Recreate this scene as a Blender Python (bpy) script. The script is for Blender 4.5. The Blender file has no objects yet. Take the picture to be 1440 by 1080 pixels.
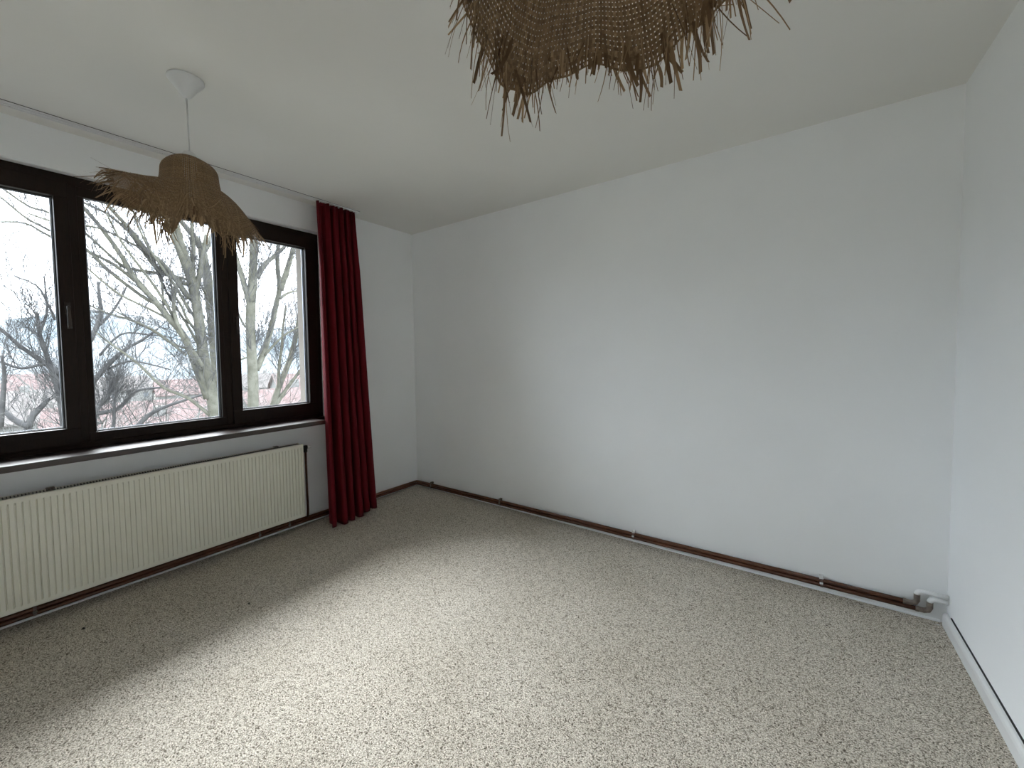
import bpy, bmesh, math, random
from mathutils import Vector, Matrix, noise

random.seed(7)
SC = bpy.context.scene
COL = SC.collection
PI = math.pi

# ------------------------------------------------------------------ camera
CAM_POS = Vector((3.3125, 0.0, 1.3611))
CAM_R = Vector((0.82144288, 0.57016089, -0.01217184))
CAM_U = Vector((-0.01597615, 0.04434153, 0.99888868))
CAM_F = Vector((-0.57006697, 0.82033554, -0.04553301))
cd = bpy.data.cameras.new('camera'); cam = bpy.data.objects.new('camera', cd); COL.objects.link(cam)
cd.sensor_fit = 'HORIZONTAL'; cd.sensor_width = 36.0; cd.lens = 587.022 / 1440 * 36
cd.shift_x = 0.0003; cd.shift_y = -15.17 / 1440
cd.clip_start = 0.02; cd.clip_end = 5000
m = Matrix.Identity(4)
for i in range(3):
    m[i][0] = CAM_R[i]; m[i][1] = CAM_U[i]; m[i][2] = -CAM_F[i]; m[i][3] = CAM_POS[i]
cam.matrix_world = m
SC.camera = cam

# ------------------------------------------------------------------ world (bright overcast sky)
w = bpy.data.worlds.new('overcast_sky'); SC.world = w; w.use_nodes = True
bg = w.node_tree.nodes['Background']
bg.inputs['Strength'].default_value = 1.0
wt = w.node_tree; wtc = wt.nodes.new('ShaderNodeTexCoord'); wsp = wt.nodes.new('ShaderNodeSeparateXYZ')
wr = wt.nodes.new('ShaderNodeMapRange'); wr.inputs['From Min'].default_value = 0; wr.inputs['From Max'].default_value = 1
wr.inputs['To Min'].default_value = 0; wr.inputs['To Max'].default_value = 1
wm_ = wt.nodes.new('ShaderNodeMixRGB'); wm_.inputs['Color1'].default_value = (0.87, 0.945, 1.04, 1); wm_.inputs['Color2'].default_value = (1.75, 1.92, 2.15, 1)
wt.links.new(wtc.outputs['Generated'], wsp.inputs[0]); wt.links.new(wsp.outputs['Z'], wr.inputs['Value'])
wt.links.new(wr.outputs[0], wm_.inputs['Fac']); wt.links.new(wm_.outputs[0], bg.inputs['Color'])   # overcast sky: brighter overhead
# sun diffused by thin cloud, high in front of the window wall
sl_ = bpy.data.lights.new('veiled_sun', 'SUN'); sl_.energy = 2.65; sl_.angle = math.radians(50); sl_.color = (.98, .985, 1.0)
so = bpy.data.objects.new('veiled_sun', sl_); COL.objects.link(so)
SUN_EL, SUN_AZ = math.radians(45), math.radians(2)
sd_ = Vector((-math.cos(SUN_EL)*math.cos(SUN_AZ), math.cos(SUN_EL)*math.sin(SUN_AZ), math.sin(SUN_EL)))
so.rotation_euler = sd_.to_track_quat('Z', 'Y').to_euler()
SC.view_settings.view_transform = 'Standard'; SC.view_settings.look = 'None'
SC.view_settings.gamma = 1.0; SC.view_settings.use_curve_mapping = False
SC.view_settings.exposure = 2.95
SC.cycles.max_bounces = 12; SC.cycles.diffuse_bounces = 8; SC.cycles.transparent_max_bounces = 24
SC.cycles.use_denoising = True
SC.cycles.sample_clamp_indirect = 6

# ------------------------------------------------------------------ materials
def mat(name, col, rough=0.6, metal=0.0, col2=None, scale=8.0, detail=4.0, bump=0.0, bscale=60.0, spec=0.5, stretch=None, coat=0.0, lo=0.35, hi=0.65):
    m = bpy.data.materials.new(name); m.use_nodes = True
    nt = m.node_tree; b = nt.nodes['Principled BSDF']
    b.inputs['Base Color'].default_value = (*col, 1); b.inputs['Roughness'].default_value = rough
    b.inputs['Metallic'].default_value = metal; b.inputs['Specular IOR Level'].default_value = spec
    b.inputs['Coat Weight'].default_value = coat
    tc = nt.nodes.new('ShaderNodeTexCoord'); mp = nt.nodes.new('ShaderNodeMapping')
    nt.links.new(tc.outputs['Object'], mp.inputs['Vector'])
    if stretch: mp.inputs['Scale'].default_value = stretch
    if col2:
        n = nt.nodes.new('ShaderNodeTexNoise'); n.inputs['Scale'].default_value = scale; n.inputs['Detail'].default_value = detail
        r = nt.nodes.new('ShaderNodeValToRGB'); r.color_ramp.elements[0].color = (*col, 1); r.color_ramp.elements[1].color = (*col2, 1)
        r.color_ramp.elements[0].position = lo; r.color_ramp.elements[1].position = hi
        nt.links.new(mp.outputs[0], n.inputs['Vector']); nt.links.new(n.outputs['Fac'], r.inputs['Fac']); nt.links.new(r.outputs['Color'], b.inputs['Base Color'])
    if bump:
        n2 = nt.nodes.new('ShaderNodeTexNoise'); n2.inputs['Scale'].default_value = bscale; n2.inputs['Detail'].default_value = 3
        bp = nt.nodes.new('ShaderNodeBump'); bp.inputs['Strength'].default_value = bump; bp.inputs['Distance'].default_value = 0.002
        nt.links.new(mp.outputs[0], n2.inputs['Vector']); nt.links.new(n2.outputs['Fac'], bp.inputs['Height']); nt.links.new(bp.outputs[0], b.inputs['Normal'])
    return m

M = {}
M['wall'] = mat('wall_paint', (0.85, 0.865, 0.875), 0.85, col2=(0.87, 0.885, 0.895), scale=2.2, bump=0.12, bscale=260, spec=0.25)
M['ceil'] = mat('ceiling_paint', (0.76, 0.755, 0.725), 0.9, col2=(0.78, 0.775, 0.745), scale=1.5, bump=0.08, bscale=200, spec=0.2)
M['frame'] = mat('brown_window_profile', (0.012, 0.0068, 0.0048), 0.5, col2=(0.018, 0.010, 0.0065), scale=20, stretch=(8, 8, 1), bump=0.1, bscale=90, spec=0.22)
M['gasket'] = mat('glazing_gasket', (0.02, 0.02, 0.022), 0.5)
M['spacer'] = mat('glass_spacer_bar', (0.35, 0.37, 0.42), 0.35, metal=0.6)
M['handle'] = mat('brown_handle', (0.03, 0.022, 0.02), 0.22, col2=(0.04, 0.03, 0.025), scale=12)
M['sill'] = mat('brown_laminate_sill', (0.020, 0.010, 0.007), 0.36, col2=(0.034, 0.018, 0.012), scale=14, stretch=(6, 1, 6), spec=0.7, coat=0.1)
M['rad'] = mat('cream_radiator_enamel', (0.80, 0.785, 0.69), 0.38, col2=(0.775, 0.76, 0.665), scale=5)
M['radin'] = mat('radiator_inner_steel', (0.10, 0.095, 0.08), 0.6, col2=(0.16, 0.15, 0.13), scale=20)
M['pipe'] = mat('brown_painted_pipe', (0.082, 0.031, 0.017), 0.26, col2=(0.115, 0.044, 0.024), scale=9, stretch=(1, 1, 1), spec=0.5)
M['bronze'] = mat('dull_pipe_fitting', (0.11, 0.085, 0.07), 0.5, col2=(0.2, 0.16, 0.13), scale=60)
M['clip'] = mat('brown_pipe_clip', (0.10, 0.055, 0.04), 0.4, col2=(0.13, 0.075, 0.055), scale=40)
M['clipw'] = mat('white_clip_cap', (0.72, 0.72, 0.70), 0.5, col2=(0.62, 0.62, 0.6), scale=50)
M['white'] = mat('white_plastic', (0.74, 0.75, 0.75), 0.4, col2=(0.71, 0.72, 0.72), scale=6)
M['wpaint'] = mat('white_pipe_paint', (0.82, 0.83, 0.83), 0.35, col2=(0.78, 0.79, 0.79), scale=10)
M['black'] = mat('black_gap', (0.012, 0.012, 0.013), 0.7, col2=(0.02, 0.02, 0.02), scale=20)
M['cord'] = mat('white_lamp_cord', (0.62, 0.62, 0.6), 0.5)
M['curtain'] = mat('dark_red_curtain_cloth', (0.092, 0.0014, 0.0055), 0.75, col2=(0.125, 0.0024, 0.0085), scale=30, bump=0.25, bscale=900, spec=0.2, stretch=(1, 1, .05))
M['bulb'] = mat('opal_bulb_glass', (0.75, 0.75, 0.72), 0.2)

def carpet_mat():
    m = bpy.data.materials.new('speckled_berber_carpet'); m.use_nodes = True
    nt = m.node_tree; b = nt.nodes['Principled BSDF']; b.inputs['Roughness'].default_value = 0.95; b.inputs['Specular IOR Level'].default_value = 0.1
    tc = nt.nodes.new('ShaderNodeTexCoord')
    wn = nt.nodes.new('ShaderNodeTexNoise'); wn.inputs['Scale'].default_value = 60
    mx = nt.nodes.new('ShaderNodeMixRGB'); mx.blend_type = 'ADD'; mx.inputs['Fac'].default_value = 0.012
    nt.links.new(tc.outputs['Object'], wn.inputs['Vector']); nt.links.new(tc.outputs['Object'], mx.inputs['Color1']); nt.links.new(wn.outputs['Color'], mx.inputs['Color2'])
    v = nt.nodes.new('ShaderNodeTexVoronoi'); v.inputs['Scale'].default_value = 260
    nt.links.new(mx.outputs[0], v.inputs['Vector'])
    sep = nt.nodes.new('ShaderNodeSeparateColor'); nt.links.new(v.outputs['Color'], sep.inputs[0])
    r = nt.nodes.new('ShaderNodeValToRGB'); e = r.color_ramp.elements
    e[0].position = 0.0; e[0].color = (0.11, 0.09, 0.07, 1)
    e[1].position = 1.0; e[1].color = (0.84, 0.79, 0.705, 1)
    for p, c in ((0.11, (0.26, 0.225, 0.185, 1)), (0.28, (0.50, 0.455, 0.39, 1)), (0.62, (0.70, 0.65, 0.57, 1))):
        x = e.new(p); x.color = c
    nt.links.new(sep.outputs[0], r.inputs['Fac'])
    n2 = nt.nodes.new('ShaderNodeTexNoise'); n2.inputs['Scale'].default_value = 240; n2.inputs['Detail'].default_value = 2
    nt.links.new(tc.outputs['Object'], n2.inputs['Vector'])
    r2 = nt.nodes.new('ShaderNodeValToRGB'); r2.color_ramp.elements[0].position = .36; r2.color_ramp.elements[1].position = .62
    r2.color_ramp.elements[0].color = (.44, .425, .40, 1); r2.color_ramp.elements[1].color = (1.10, 1.10, 1.10, 1)
    nt.links.new(n2.outputs['Fac'], r2.inputs['Fac'])
    mu = nt.nodes.new('ShaderNodeMixRGB'); mu.blend_type = 'MULTIPLY'; mu.inputs['Fac'].default_value = 1
    nt.links.new(r.outputs[0], mu.inputs['Color1']); nt.links.new(r2.outputs[0], mu.inputs['Color2'])
    # soft, wide wear of the pile
    n3 = nt.nodes.new('ShaderNodeTexNoise'); n3.inputs['Scale'].default_value = 2.0; n3.inputs['Detail'].default_value = 5
    nt.links.new(tc.outputs['Object'], n3.inputs['Vector'])
    r3 = nt.nodes.new('ShaderNodeValToRGB'); r3.color_ramp.elements[0].position = .3; r3.color_ramp.elements[1].position = .7
    r3.color_ramp.elements[0].color = (.93, .92, .90, 1); r3.color_ramp.elements[1].color = (1.05, 1.05, 1.05, 1)
    nt.links.new(n3.outputs['Fac'], r3.inputs['Fac'])
    m3 = nt.nodes.new('ShaderNodeMixRGB'); m3.blend_type = 'MULTIPLY'; m3.inputs['Fac'].default_value = 1
    nt.links.new(mu.outputs[0], m3.inputs['Color1']); nt.links.new(r3.outputs[0], m3.inputs['Color2'])
    nt.links.new(m3.outputs[0], b.inputs['Base Color'])
    bp = nt.nodes.new('ShaderNodeBump'); bp.inputs['Strength'].default_value = 0.4; bp.inputs['Distance'].default_value = 0.002; bp.invert = True
    nt.links.new(v.outputs['Distance'], bp.inputs['Height']); nt.links.new(bp.outputs[0], b.inputs['Normal'])
    return m
M['carpet'] = carpet_mat()

def straw_mat():
    m = bpy.data.materials.new('woven_straw'); m.use_nodes = True
    nt = m.node_tree; b = nt.nodes['Principled BSDF']; b.inputs['Roughness'].default_value = 0.6
    a = nt.nodes.new('ShaderNodeAttribute'); a.attribute_name = 'tint'
    r = nt.nodes.new('ShaderNodeValToRGB'); e = r.color_ramp.elements
    e[0].color = (0.12, 0.068, 0.032, 1); e[1].color = (0.42, 0.29, 0.16, 1)
    x = e.new(.5); x.color = (0.245, 0.155, 0.080, 1)
    nt.links.new(a.outputs['Fac'], r.inputs['Fac']); nt.links.new(r.outputs[0], b.inputs['Base Color'])
    tr = nt.nodes.new('ShaderNodeBsdfTranslucent'); nt.links.new(r.outputs[0], tr.inputs['Color'])
    mx = nt.nodes.new('ShaderNodeMixShader'); mx.inputs['Fac'].default_value = 0.22
    nt.links.new(b.outputs[0], mx.inputs[1]); nt.links.new(tr.outputs[0], mx.inputs[2])
    nt.links.new(mx.outputs[0], nt.nodes['Material Output'].inputs['Surface'])
    return m
M['straw'] = straw_mat()

def glass_mat():
    m = bpy.data.materials.new('window_glass'); m.use_nodes = True
    nt = m.node_tree; nt.nodes.remove(nt.nodes['Principled BSDF'])
    t = nt.nodes.new('ShaderNodeBsdfTransparent'); t.inputs['Color'].default_value = (0.96, 0.975, 0.975, 1)
    g = nt.nodes.new('ShaderNodeBsdfGlossy'); g.inputs['Roughness'].default_value = 0.02
    f = nt.nodes.new('ShaderNodeFresnel'); f.inputs['IOR'].default_value = 1.3
    mx = nt.nodes.new('ShaderNodeMixShader')
    nt.links.new(f.outputs[0], mx.inputs['Fac']); nt.links.new(t.outputs[0], mx.inputs[1]); nt.links.new(g.outputs[0], mx.inputs[2])
    nt.links.new(mx.outputs[0], nt.nodes['Material Output'].inputs['Surface'])
    return m
M['glass'] = glass_mat()
M['bark'] = mat('pale_bark', (0.062, 0.060, 0.046), 0.9, col2=(0.095, 0.092, 0.074), scale=9, detail=6, bump=0.6, bscale=30, spec=0.1)
M['bark2'] = mat('grey_twig_bark', (0.042, 0.041, 0.041), 0.9, col2=(0.066, 0.064, 0.062), scale=5, spec=0.1)
M['ground'] = mat('dry_winter_grass', (0.085, 0.083, 0.068), 0.95, col2=(0.125, 0.12, 0.10), scale=.35, detail=8, spec=0.1)
M['hill'] = mat('hazed_distant_woodland', (0.060, 0.077, 0.088), 0.95, col2=(0.115, 0.120, 0.124), scale=.008, detail=10, spec=0.05)  # blue haze of distance is mixed into the woodland colour
M['twig_pale'] = mat('pale_grey_twigs', (0.070, 0.069, 0.063), 0.9, col2=(0.11, 0.108, 0.10), scale=4, spec=0.1)
M['roof'] = mat('red_roof_tiles', (0.088, 0.058, 0.054), 0.85, col2=(0.115, 0.082, 0.078), scale=1.2, spec=0.1)
M['roofb'] = mat('brown_roof_tiles', (0.078, 0.068, 0.064), 0.85, col2=(0.10, 0.088, 0.083), scale=1.2, spec=0.1)
M['render'] = mat('pale_house_render', (0.13, 0.128, 0.122), 0.9, col2=(0.16, 0.155, 0.148), scale=.8, spec=0.1)
M['outwall'] = mat('outer_house_render', (0.14, 0.125, 0.11), 0.9, col2=(0.16, 0.145, 0.13), scale=2, spec=0.1)
M['pane'] = mat('dark_far_pane', (0.10, 0.12, 0.15), 0.15)
M['crumb'] = mat('dark_crumb', (0.03, 0.026, 0.022), 0.8)
M['plaster'] = mat('plaster_chip', (0.75, 0.74, 0.72), 0.9)

# ------------------------------------------------------------------ helpers
def tag(o, label=None, cat=None, group=None, kind=None):
    if label: o['label'] = label
    if cat: o['category'] = cat
    if group: o['group'] = group
    if kind: o['kind'] = kind
    return o

def empty(name, loc=(0, 0, 0), parent=None):
    o = bpy.data.objects.new(name, None); COL.objects.link(o); o.location = loc; o.empty_display_size = .1
    if parent: o.parent = parent
    return o

class MB:
    """collects geometry in world metres, offset by an origin, builds ONE mesh object"""
    def __init__(s): s.v = []; s.f = []; s.t = []
    def box(s, a, b):
        n = len(s.v)
        x0, y0, z0 = a; x1, y1, z1 = b
        s.v += [(x0, y0, z0), (x1, y0, z0), (x1, y1, z0), (x0, y1, z0), (x0, y0, z1), (x1, y0, z1), (x1, y1, z1), (x0, y1, z1)]
        s.f += [(n, n+3, n+2, n+1), (n+4, n+5, n+6, n+7), (n, n+1, n+5, n+4), (n+1, n+2, n+6, n+5), (n+2, n+3, n+7, n+6), (n+3, n, n+4, n+7)]
        return s
    def tube(s, pts, rad, n=8, cap=True):
        pts = [Vector(p) for p in pts]; k = len(pts)
        if not hasattr(rad, '__len__'): rad = [rad]*k
        b0 = len(s.v); prev = None
        for i, p in enumerate(pts):
            d = (pts[min(i+1, k-1)] - pts[max(i-1, 0)])
            if d.length < 1e-9: d = Vector((0, 0, 1))
            d.normalize()
            if prev is None:
                u = d.orthogonal().normalized()
            else:
                u = prev - d*prev.dot(d)
                u = u.normalized() if u.length > 1e-6 else d.orthogonal().normalized()
            prev = u; w_ = d.cross(u)
            for j in range(n):
                a = 2*PI*j/n
                s.v.append(tuple(p + (u*math.cos(a) + w_*math.sin(a))*rad[i]))
        for i in range(k-1):
            for j in range(n):
                a = b0+i*n+j; b = b0+i*n+(j+1) % n
                s.f.append((a, b, b+n, a+n))
        if cap:
            s.f.append(tuple(b0+j for j in reversed(range(n)))); s.f.append(tuple(b0+(k-1)*n+j for j in range(n)))
        return s
    def lathe(s, prof, c=(0, 0, 0), n=32):
        b0 = len(s.v)
        for r, z in prof:
            for j in range(n):
                a = 2*PI*j/n; s.v.append((c[0]+r*math.cos(a), c[1]+r*math.sin(a), c[2]+z))
        for i in range(len(prof)-1):
            for j in range(n):
                a = b0+i*n+j; b = b0+i*n+(j+1) % n
                s.f.append((a, b, b+n, a+n))
        return s
    def prism(s, poly, axis, a, b):
        """extrude a 2D polygon along an axis from a to b"""
        n = len(poly); b0 = len(s.v)
        for t in (a, b):
            for p, q in poly:
                s.v.append({0: (t, p, q), 1: (p, t, q), 2: (p, q, t)}[axis])
        s.f.append(tuple(b0+i for i in range(n))); s.f.append(tuple(b0+n+i for i in reversed(range(n))))
        for i in range(n):
            j = (i+1) % n; s.f.append((b0+i, b0+n+i, b0+n+j, b0+j))
        return s
    def build(s, name, m, parent=None, smooth=False, bevel=0, origin=(0, 0, 0), seg=2):
        me = bpy.data.meshes.new(name)
        ox, oy, oz = origin
        me.from_pydata([(x-ox, y-oy, z-oz) for x, y, z in s.v], [], s.f)
        me.materials.append(m)
        if s.t:
            at = me.attributes.new('tint', 'FLOAT', 'FACE'); at.data.foreach_set('value', s.t)
        o = bpy.data.objects.new(name, me); COL.objects.link(o)
        bm = bmesh.new(); bm.from_mesh(me)
        if not s.t: bmesh.ops.recalc_face_normals(bm, faces=bm.faces)
        bm.to_mesh(me); bm.free()
        if smooth: me.shade_smooth()
        if bevel:
            md = o.modifiers.new('bevel', 'BEVEL'); md.width = bevel; md.segments = seg; md.limit_method = 'ANGLE'; md.angle_limit = .6
            md.harden_normals = False
        if parent is not None:
            o.parent = parent
        else:
            o.location = origin
        return o

def part(mb, name, m, parent, **k):
    """part of a thing whose Empty stands at parent.location"""
    return mb.build(name, m, parent, origin=tuple(parent.location), **k)

def sub(mb, name, m, parent, root, **k):
    return mb.build(name, m, parent, origin=tuple(root.location), **k)

# ------------------------------------------------------------------ room shell
W, H = 3.935, 2.6
Y0 = -3.6
def backy(x): return 2.996 + (2.874-2.996)*x/3.924
def rightx(y): return 3.924 + (2.874-y)*(3.947-3.924)/1.874
# window opening in the left wall
OY0, OY1, OZ0, OZ1 = -0.17, 2.006, 0.82, 2.386
T = 0.33
WY0, WY1 = -3.1, -.95     # added second window of the same wall, farther back than the frame shows
tag(MB().prism([(0, Y0), (rightx(Y0), Y0), (3.924, 2.874), (0, 2.996)], 2, -0.12, 0.0).build('floor', M['carpet']), 'grey beige speckled looped carpet covering the floor', kind='structure')
tag(MB().prism([(-T, Y0-.1), (4.2, Y0-.1), (4.2, 3.2), (-T, 3.2)], 2, H, H+.12).build('ceiling', M['ceil']), 'plain off white painted ceiling', kind='structure')
wl = MB()
wl.box((-T, Y0-.1, -.12), (0, 3.2, OZ0)).box((-T, Y0-.1, OZ1), (0, 3.2, H)).box((-T, Y0-.1, OZ0), (0, WY0, OZ1)).box((-T, WY1, OZ0), (0, OY0, OZ1)).box((-T, OY1, OZ0), (0, 3.2, OZ1))
tag(wl.build('wall_left', M['wall']), 'white painted window wall', kind='structure')
# outer render skin so the reveals outside show a warmer render
oc = MB()
oc.box((-T-.03, OY1-.002, OZ0-.3), (-T+.19, OY1-.0005+.03, OZ1+.3))
tag(MB().prism([(0, 2.996), (3.924, 2.874), (4.2, 2.865), (4.2, 3.2), (0, 3.2)], 2, -.12, H).build('wall_back', M['wall']), 'bare white painted wall facing the camera', kind='structure')
tag(MB().prism([(3.924, 2.874), (rightx(Y0), Y0), (4.2, Y0), (4.2, 2.874)], 2, -.12, H).build('wall_right', M['wall']), 'white painted wall at the right', kind='structure')
tag(MB().box((0, Y0-.1, -.12), (4.2, Y0, H)).build('wall_front', M['wall']), 'white wall behind the camera', kind='structure')

# rounded plaster lip along the top of the window opening
lip = MB().tube([(-.004, OY0, OZ1-.0), (-.004, OY1, OZ1-.0)], .006, 8)
tag(lip.build('trim_1', M['wall'], smooth=True), 'rounded plaster edge above the window', kind='structure')

# small coves of floor trim, thin white strips between carpet and pipes
bl = MB().prism([(0, 0), (.016, 0), (.014, .008), (.004, .018), (0, .018)], 1, 0, 1)
def strip(name, a, b, nrm, prof, m):
    """profile (out from wall, up) swept from a to b"""
    mb = MB(); a = Vector(a); b = Vector(b); nrm = Vector(nrm)
    n = len(prof)
    for p in (a, b):
        for o_, z in prof:
            q = p + nrm*o_; mb.v.append((q.x, q.y, q.z+z))
    mb.f.append(tuple(range(n))); mb.f.append(tuple(reversed(range(n, 2*n))))
    for i in range(n):
        j = (i+1) % n; mb.f.append((i, j, n+j, n+i))
    return mb
prof = [(0, 0), (.007, 0), (.007, .006), (.004, .011), (0, .011)]
tag(strip('', (0, Y0, 0), (0, 2.99, 0), (1, 0, 0), prof, None).build('baseboard_left', M['white']), 'thin white strip along the floor under the window wall', kind='structure')
tag(strip('', (0.0, 2.996, 0), (3.9, backy(3.9), 0), (.031, -.9995, 0), prof, None).build('baseboard_back', M['wall']), 'thin white strip along the floor under the back wall', kind='structure')
# right baseboard: rounded white plastic board with a dark gap behind its top
dr = Vector((rightx(0)-3.924, -2.874, 0)).normalized(); nr = Vector((dr.y, -dr.x, 0)).normalized()
if nr.x > 0: nr = -nr
e0 = Vector((3.924, 2.874, 0)) + dr*.03; e1 = Vector((rightx(Y0), Y0, 0))
bprof = [(.005, 0), (.022, 0), (.022, .048), (.019, .059), (.013, .066), (.006, .068)]
rb = empty('baseboard_right', (3.93, 2.84, 0)); tag(rb, 'white plastic baseboard with a dark gap behind its top edge', kind='structure')
part(strip('', e0, e1, nr, bprof, None), 'board', M['white'], rb)
part(strip('', e0+dr*.05, e1, nr, [(.0, .0), (.005, .0), (.005, .0705), (0, .0705)], None), 'gap_strip', M['black'], rb)

# ------------------------------------------------------------------ window
win = empty('window_1', (-.06, .92, OZ0)); tag(win, 'dark brown three part window with trees and hills behind', kind='structure')
FX = -.06   # inner face of the fixed frame
FO = -.13
gl = [(-.045, .482), (.602, 1.248), (1.378, 1.888)]
SZ = [(.975, 2.255), (.938, 2.30), (.975, 2.255)]
fr = MB()
fr.box((FO, OY0, OZ0), (FX, OY1, .885)).box((FO, OY0, 2.335), (FX, OY1, OZ1)).box((FO, OY0, .885), (FX, OY0+.05, 2.335)).box((FO, OY1-.055, .885), (FX, OY1, 2.335))
part(fr, 'outer_frame', M['frame'], win, bevel=.003)
for a, b in ((.525, .575), (1.277, 1.318)):
    part(MB().box((FO, a, .885), (FX, b, 2.335)), 'mullion', M['frame'], win, bevel=.003)
def ring(mb, x0, x1, y0, y1, z0, z1, t, tz=None):
    tz = tz or t
    mb.box((x0, y0, z0), (x1, y1, z0+tz)).box((x0, y0, z1-tz), (x1, y1, z1)).box((x0, y0, z0+tz), (x1, y0+t, z1-tz)).box((x0, y1-t, z0+tz), (x1, y1, z1-tz))
    return mb
def handle(y, z, root, par):
    mb = MB().box((-.048, y-.014, z-.035), (-.036, y+.014, z+.035))
    h = sub(mb, 'handle', M['handle'], par, root, bevel=.004)
    lv = MB().box((-.036, y-.008, z-.008), (-.008, y+.008, z+.008)).box((-.016, y-.0095, z-.115), (-.002, y+.0095, z+.012))
    # one mesh with the plate: the lever turns with it
    me = h.data; bm = bmesh.new(); bm.from_mesh(me)
    ox, oy, oz = root.location
    vs = [bm.verts.new((a-ox, b-oy, c-oz)) for a, b, c in lv.v]
    for f in lv.f: bm.faces.new([vs[i] for i in f])
    bm.to_mesh(me); bm.free()
    return h
for i, ((y0, y1), (z0, z1)) in enumerate(zip(gl, SZ)):
    if i == 1:
        s = MB(); ring(s, FO, FX-.002, .575, 1.277, .885, 2.335, .001)
        sh = MB(); ring(sh, -.10, FX+.001, y0-.0275, y1+.029, z0-.053, z1+.035, .0275, .053)
        sh2 = part(sh, 'fixed_light_frame', M['frame'], win, bevel=.003)
    else:
        ys0, ys1 = (y0-.075, y1+.058) if i == 0 else (y0-.062, y1+.082)
        sh = MB()
        sh.box((-.12, ys0, z0-.095), (-.046, ys1, z0)).box((-.12, ys0, z1), (-.046, ys1, z1+.088)).box((-.12, ys0, z0), (-.046, y0, z1)).box((-.12, y1, z0), (-.046, ys1, z1))
        sh2 = part(sh, 'sash', M['frame'], win, bevel=.004, seg=3)
        if i == 0: handle(y1+.030, 1.645, win, sh2)
        else: handle(y0-.030, 1.645, win, sh2)
    g = MB(); ring(g, -.112, -.082, y0-.001, y1+.001, z0-.001, z1+.001, .006)
    sub(g, 'glazing_gasket', M['gasket'], sh2, win)
    g = MB(); ring(g, -.100, -.094, y0, y1, z0, z1, .009)
    sub(g, 'spacer_bar', M['spacer'], sh2, win)
    part(MB().box((-.099, y0-.004, z0-.004), (-.096, y1+.004, z1+.004)), 'pane', M['glass'], win)

# unseen overhang added above the windows to keep high sky off the floor
tag(MB().prism([(-T-.85, 2.98), (-T-.85, 3.10), (.0, 3.5), (.0, 2.86), (-T, 2.86)], 1, -4.5, 4.2).build('added_overhang', M['outwall']), 'added unseen overhang that shades the floor near the windows', kind='structure')
tag(MB().box((-T-.05, -4.0, H+.12), (4.2, 3.3, 2.9)).build('trim_3', M['outwall']), 'floor slab above the room', kind='structure')
# second window beside and behind the camera, added to bring in more light
w2 = empty('added_window', (-.06, -2.0, OZ0)); tag(w2, 'added second dark brown window out of view farther back along the same wall', kind='structure')
part(ring(MB(), FO, FX, WY0, WY1, OZ0, OZ1, .065), 'outer_frame', M['frame'], w2, bevel=.003)
wm = (WY0+WY1)/2
part(MB().box((FO, wm-.03, OZ0+.065), (FX, wm+.03, OZ1-.065)), 'mullion', M['frame'], w2, bevel=.003)
for a, b in ((WY0+.065, wm-.03), (wm+.03, WY1-.065)):
    q = part(ring(MB(), -.12, -.046, a, b, OZ0+.065, OZ1-.065, .07), 'sash', M['frame'], w2, bevel=.004)
    part(MB().box((-.099, a+.068, OZ0+.13), (-.096, b-.068, OZ1-.13)), 'pane', M['glass'], w2)

# outer reveal of rough render right of the window, seen through the glass
ov = MB().box((-T-.02, OY1-.035, OZ0-.1), (FO, OY1, OZ1+.1))
tag(ov.build('trim_2', M['outwall']), 'pale render reveal outside the window', kind='structure')

# ------------------------------------------------------------------ sill
sl = MB().box((-.06, OY0-.0, .820), (.19, 2.0, .8535))
s = MB(); s.v = []; s.box((-.06, -.22, .820), (.19, 2.05, .8535))
sill = s.build('window_sill', M['sill'], bevel=.004, origin=(.06, .92, .82))
# widen only the part in front of the wall: cut by building two pieces joined in one mesh
sill.data.clear_geometry()
mm = MB().prism([(-.06, OY0), (.0, OY0), (.0, -.22), (.19, -.22), (.19, 1.875), (.0, 1.875), (.0, OY1), (-.06, OY1)], 2, .820, .8535)
sill.data.from_pydata([(x-.06, y-.92, z-.82) for x, y, z in mm.v], [], mm.f); sill.data.materials.clear(); sill.data.materials.append(M['sill'])
tag(sill, 'glossy dark brown window sill board above the radiator', 'window sill')

# ------------------------------------------------------------------ curtain track on the ceiling
tr = empty('curtain_track', (.155, .9, 2.6)); tag(tr, 'white double channel curtain track screwed to the ceiling along the window', 'curtain track')
tp = [(.128, 2.6), (.128, 2.588), (.1305, 2.588), (.1305, 2.594), (.147, 2.594), (.147, 2.588), (.151, 2.588), (.151, 2.594), (.170, 2.594), (.170, 2.588), (.1745, 2.588), (.1745, 2.6)]
part(MB().prism(tp, 1, Y0+.05, 2.262), 'rail', M['white'], tr)
part(MB().box((.1745, Y0+.05, 2.5975), (.1757, 2.262, 2.5998)), 'gap_shade_strip', M['black'], tr)  # black strip stands in for the shade between rail and ceiling
for y in (.33, .92, 1.45):
    part(MB().lathe([(.0, -.003), (.004, -.003), (.0045, 0), (.0, 0)], (.139, y, 2.594), 10), 'screw', M['bronze'], tr)
# glide carriers over the curtain
for k in range(9):
    y = 1.90 + k*.042
    part(MB().box((.156, y-.004, 2.578), (.164, y+.004, 2.592)), 'glider', M['white'], tr)

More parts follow.
